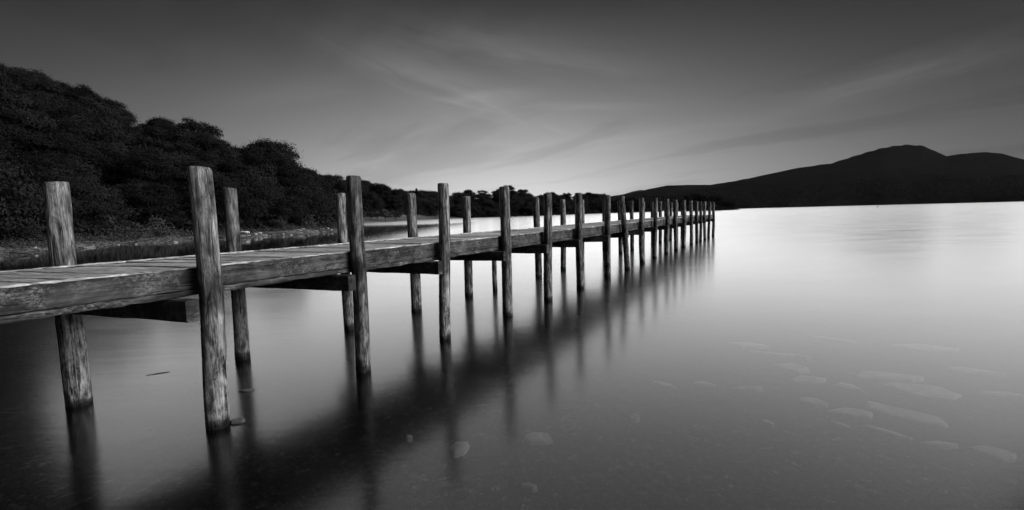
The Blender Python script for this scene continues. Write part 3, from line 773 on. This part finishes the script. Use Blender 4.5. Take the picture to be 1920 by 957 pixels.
def slab_mesh(name, lx, ly, lz, seed, mat):
    rnd = random.Random(seed); n = rnd.randint(5, 7)
    an = sorted((i + rnd.uniform(-.33, .33)) * 2 * math.pi / n for i in range(n)); cor = [(math.cos(a) * rnd.uniform(.65, 1.2), math.sin(a) * rnd.uniform(.6, 1.25)) for a in an]
    rim = []
    for i in range(n):                                   # broken, slightly ragged edges
        a, b = cor[i], cor[(i + 1) % n]
        for k in range(6):
            t = k / 6; w = rnd.uniform(-.025, .025)
            rim.append(((a[0] * (1 - t) + b[0] * t) * (1 + w), (a[1] * (1 - t) + b[1] * t) * (1 + w)))
    V = []; m = len(rim); tl = (rnd.uniform(-.3, .3), rnd.uniform(-.3, .3))
    for (sc, z) in ((1.0, -1.5), (1.0, .35), (.97, .8), (.86, 1.0), (.5, 1.05)):
        for (x, y) in rim: V.append((x * lx * sc, y * ly * sc, lz * z * (1 + tl[0] * x + tl[1] * y) + rnd.uniform(-.0012, .0012)))
    Fc = [(r * m + i, r * m + (i + 1) % m, (r + 1) * m + (i + 1) % m, (r + 1) * m + i) for r in range(4) for i in range(m)]
    V.append((0, 0, lz * 1.05)); Fc += [(4 * m + i, 4 * m + (i + 1) % m, 5 * m) for i in range(m)]
    return mesh_obj(name, V, Fc, mat, None, True)
def bed_at(px, py):
    z = -.42
    for _ in range(6):
        p = on_z(px, py, z); z = ground_z(p.x, p.y)
    return p
# sunken slabs: (px, py, half length, half width, rotation, label)
SLABS = [(1008, 828, .17, .11, .1, 'large flat pale slab lying under the water right of the jetty reflection'),
         (860, 844, .115, .10, .4, 'rounded pale slab under the water at the edge of the dark jetty reflection'),
         (1485, 694, .30, .16, -.2, 'flat oval slab under the water below the long thin streak of rock'),
         (1455, 668, .62, .07, -.32, 'long thin streak of pale rock under the water'),
         (1398, 733, .27, .06, -.3, 'narrow pale slab under the water left of the cluster'),
         (1245, 727, .17, .07, -.1, 'small pale slab lying alone at the left of the sunken slabs'),
         (1522, 758, .18, .10, -.3, 'blunt pale stone in the middle of the sunken slabs'),
         (1600, 780, .30, .11, -.1, 'wide pale slab under the water between the middle stone and the right one'),
         (1700, 782, .36, .13, -.45, 'broad wedge of pale slab, the clearest one on the right'),
         (1655, 815, .22, .08, -.2, 'flat slab nearest below the broad wedge'),
         (1575, 803, .14, .05, -.7, 'slim pointed sliver of rock beneath the wide slab'),
         (1660, 710, .40, .20, .2, 'big rounded slab under the water to the right of the long streak'),
         (1740, 738, .44, .17, .0, 'broad faint slab just above the wedge'),
         (1510, 716, .26, .12, .1, 'faint rounded slab between the oval slab and the middle stone'),
         (1320, 725, .18, .06, 0, 'small flat stone halfway between the lone slab and the narrow one'),
         (1755, 840, .22, .09, -.1, 'faint oval slab deep in the lower right'),
         (1862, 856, .18, .09, .2, 'rounded slab lowest at the right edge'),
         (1880, 745, .26, .12, -.2, 'faint slab cut by the right edge of the view'),
         (1400, 650, .4, .12, .1, 'faint far slab up and left of the long streak'),
         (1730, 655, .42, .10, -.1, 'faint far slab near the right side of the lake bed'),
         (1560, 640, .55, .08, -.25, 'faintest long slab furthest out on the lake bed'),
         (1190, 790, .07, .05, .2, 'fist sized pale stone left below the lone slab'),
         (990, 919, .07, .03, .3, 'small chip of pale stone near the bottom of the view'),
         (768, 827, .035, .03, 0, 'tiny pale pebble within the dark jetty reflection'),
         (1820, 700, .3, .12, -.1, 'faint slab right of the broad faint one'),
         (1590, 730, .2, .09, -.4, 'faint chipped slab among the sunken slabs, in the gap right of the rounded one'),
         (1440, 800, .06, .04, 0, 'small pale stone on the gravel under the sunken slabs')]
for k, (px, py, lx, ly, rz, lab) in enumerate(SLABS):
    p = bed_at(px, py); o = slab_mesh('sunken_slab', lx, ly, .035, 900 + k, M_SLAB)
    o.location = (p.x, p.y, p.z + .012); o.rotation_euler = (random.uniform(-.06, .06), random.uniform(-.06, .06), rz - .3 + random.uniform(-.35, .35)); o.scale = (random.uniform(.85, 1.1), random.uniform(.8, 1.5), 1); tag(o, lab, 'stone', 'sunken slabs on the lake bed')
# two dark stones breaking the surface by the piles, and a drifting leaf
p = on_z(446, 791, 0); o = stone_mesh('stone', .062, .05, .04, 61, M_DARKST); o.location = (p.x, p.y, .004); o.rotation_euler = (0, 0, .5); tag(o, 'dark wet stone breaking the surface against the foot of the nearest lit pile', 'stone')
p = on_z(463, 733, 0); o = stone_mesh('stone', .09, .045, .022, 67, M_DARKST); o.location = (p.x, p.y, .0); o.rotation_euler = (0, 0, .2); tag(o, 'flat dark stone just awash below the pile behind', 'stone')
p = on_z(297, 701, 0); o = stone_mesh('stone', .13, .03, .014, 71, M_DARKST); o.location = (p.x, p.y, -.004); o.rotation_euler = (0, 0, .5); tag(o, 'thin dark drifting leaf just awash between the two nearest piles', 'stone')
# shore stones
def shore_at(px, py):
    for r in np.arange(30, 110, .15):
        pass
    return None
cand = []
def hit(px, py):
    d = ray(px, py); hl = math.hypot(d.x, d.y); a = math.atan2(d.x, d.y); rs_ = np.arange(25, 400, .1)
    zr = S + d.z / hl * rs_; hg = height(np.full(len(rs_), a), rs_)[0]
    w_ = np.where((hg > 0) & (zr <= hg))[0]
    if len(w_) == 0: return None
    r = rs_[w_[0]]; return Vector((r * math.sin(a), r * math.cos(a), hg[w_[0]]))
STN = [(478, 441, .28, 'white boulder, roundest of the stones left of the middle of the rocky spit', .22), (487, 438, .3, 'pale stone leaning behind the white boulder', .15), (495, 442, .42, 'long low pale stone right of the white boulder', .1),
       (466, 443, .25, 'pale stone just left of the white boulder', .1), (455, 444, .35, 'flat pale stone beside the inland end of the spit', .1), (514, 441, .22, 'small pale stone right of the long low one', .12),
       (530, 440, .2, 'small square grey stone alone in the gap of the rocky spit', .16), (545, 443, .3, 'low grey stone at the waterline past the gap', .1), (556, 433, .7, 'large flat pale rock, longest on the rocky spit', .14),
       (566, 431, .5, 'pale rock stacked at the back of the longest one', .16), (562, 438, .45, 'pale rock in front of the longest one near the water', .12), (576, 434, .4, 'pale rock next to the right end of the longest one', .15),
       (583, 436, .3, 'small pale rock touching its neighbours in mid spit', .12), (592, 434, .55, 'flat pale rock on the right part of the spit', .12), (600, 430, .7, 'long white rock slab at the back of the right part of the spit', .12),
       (606, 436, .35, 'grey rock near the outer waterline of the spit', .12), (614, 430, .4, 'upright pale rock close to the tip of the spit', .22), (621, 432, .3, 'pale rock at the very tip of the spit', .14),
       (505, 446, .2, 'dark edged little stone at the waterline below the long low one', .08), (587, 441, .3, 'low stone at the waterline under the right rocks', .08),
       (328, 455, .28, 'single white stone at the waterline left of the lit pile', .12), (66, 466, .11, 'tiny bright stone on the beach left of the leftmost pile', .1), (165, 468, .5, 'flat grey rock at the water edge right of the leftmost pile', .1),
       (30, 464, .15, 'small stone on the beach at the far left', .08), (255, 459, .15, 'small stone on the beach midway between the two left piles', .07), (222, 464, .14, 'little stone near the water left of the midway one', .06),
       (40, 474, .7, 'dark flat rock lying at the water edge at far left', .08)]
for k, (px, py, l, lab, hgt) in enumerate(STN):
    p = hit(px, py)
    if p is None: p = on_z(px, py, .02)
    o = stone_mesh('shore_stone', l, l * random.uniform(.5, .8), hgt, 400 + k, M_DARKST if 'dark flat' in lab else M_PALE); o.location = (p.x, p.y, p.z + hgt * .35); o.rotation_euler = (0, 0, random.uniform(-.5, .5))
    tag(o, lab, 'stone', 'pale stones along the shore')
p = hit(450, 438) or on_z(450, 440, .3)
V, Fc = tube([(-1.0, 0, 0), (-.3, .02, .03), (.4, 0, .02), (1.0, -.03, 0)], [.13, .14, .12, .10], 10); Fc += [tuple(reversed(range(10))), tuple(30 + i for i in range(10))]
o = mesh_obj('driftwood_log', V, Fc, M_LOG, None, True); o.location = (p.x, p.y, p.z + .12); o.rotation_euler = (0, .03, .1); tag(o, 'bleached driftwood log lying on the shore behind the second far pile', 'log')
# pebble litter on the beach and on the bed
def pebbles(name, P, sizes, mat, label, cat):
    oc = np.array([(1, 0, 0), (0, 1, 0), (-1, 0, 0), (0, -1, 0), (0, 0, .7), (0, 0, -.7)], float)
    fc = np.array([(0, 1, 4), (1, 2, 4), (2, 3, 4), (3, 0, 4), (1, 0, 5), (2, 1, 5), (3, 2, 5), (0, 3, 5)])
    n = len(P); rs = np.random.RandomState(4); th = rs.uniform(0, 6.28, n); e = rs.uniform(.45, 1, (n, 1)) 
    v = oc[None] * np.array(sizes)[:, None, None] * np.concatenate([np.ones((n, 1)), e, rs.uniform(.3, .6, (n, 1))], 1)[:, None, :] * rs.uniform(.75, 1.25, (n, 6, 1))
    x = v[..., 0] * np.cos(th)[:, None] - v[..., 1] * np.sin(th)[:, None]; y = v[..., 0] * np.sin(th)[:, None] + v[..., 1] * np.cos(th)[:, None]
    v = np.stack([x, y, v[..., 2]], -1) + P[:, None, :]
    f = (fc[None] + np.arange(n)[:, None, None] * 6).reshape(-1, 3)
    me = bpy.data.meshes.new(name); me.vertices.add(n * 6); me.vertices.foreach_set('co', v.reshape(-1)); me.loops.add(len(f) * 3); me.loops.foreach_set('vertex_index', f.reshape(-1).astype(np.int32))
    me.polygons.add(len(f)); me.polygons.foreach_set('loop_start', np.arange(0, len(f) * 3, 3, dtype=np.int32)); me.update(); me.validate(); me.materials.append(mat)
    o = bpy.data.objects.new(name, me); SC.collection.objects.link(o); tag(o, label, cat, kind='stuff'); return o
def grit_mat():
    m, nt, b = new_mat('bed_gravel'); g = nn(nt, 'ShaderNodeNewGeometry')
    lk(nt, ramp(nt, g.outputs['Random Per Island'], [(0, .013), (.7, .025), (.95, .045), (1, .09)]), b.inputs['Base Color']); return m
M_GRIT = grit_mat()
n = 3000; a = rs.uniform(math.radians(-52), math.radians(52), n); r = np.abs(1.6 + 7.5 * rs.rand(n) ** .8)
P = np.stack([r * np.sin(a), r * np.cos(a), hz(a, r) + .003], -1); pebbles('bed_gravel', P, .006 + .014 * rs.rand(n) ** 3, M_GRIT, 'fine gravel scattered over the shallow lake bed', 'gravel')
n = 3500; px = rs.uniform(0, 636, n); a = np.interp(px, np.arange(-100, 1400, 5), [px_az(p) for p in range(-100, 1400, 5)]); r = shore_all(a) - .3 + 7 * rs.rand(n) ** 1.3
P = np.stack([r * np.sin(a), r * np.cos(a), hz(a, r) + .01], -1); pebbles('beach_pebbles', P, .03 + .12 * rs.rand(n) ** 3, M_GRIT, 'pebbles strewn over the sloping shore', 'pebbles')
# small white buoy far out
bp_ = on_z(1646, 388.5, 0)
V, Fc = tube([(0, 0, -.3), (0, 0, .1), (0, 0, .5), (0, 0, .75), (0, 0, .85)], [.3, .62, .6, .35, .05], 12)
m_, nt_, b_ = new_mat('buoy_paint'); b_.inputs['Base Color'].default_value = (.8, .8, .8, 1)
o = mesh_obj('buoy', V, Fc, m_, None, True); o.location = (bp_.x, bp_.y, 0); tag(o, 'tiny white buoy floating far out near the right shore', 'buoy')

# ------------------------------------------------------------------ haze: the air between the camera and the fells
hm = bpy.data.materials.new('air'); hm.use_nodes = True; nt = hm.node_tree; nt.nodes.clear()
o_ = nn(nt, 'ShaderNodeOutputMaterial'); pv = nn(nt, 'ShaderNodeVolumePrincipled'); pv.inputs['Density'].default_value = HAZE
pv.inputs['Color'].default_value = (.95, .95, .95, 1); lk(nt, pv.outputs[0], o_.inputs['Volume'])
X = 12500; Z0, Z1 = -6, float(H.max()) + 30
V = [(x, y, z) for z in (Z0, Z1) for (x, y) in ((-X, -X), (X, -X), (X, X), (-X, X))]
hz_ = mesh_obj('haze', V, [(3, 2, 1, 0), (4, 5, 6, 7), (0, 1, 5, 4), (1, 2, 6, 5), (2, 3, 7, 6), (3, 0, 4, 7)], hm); tag(hz_, kind='stuff')
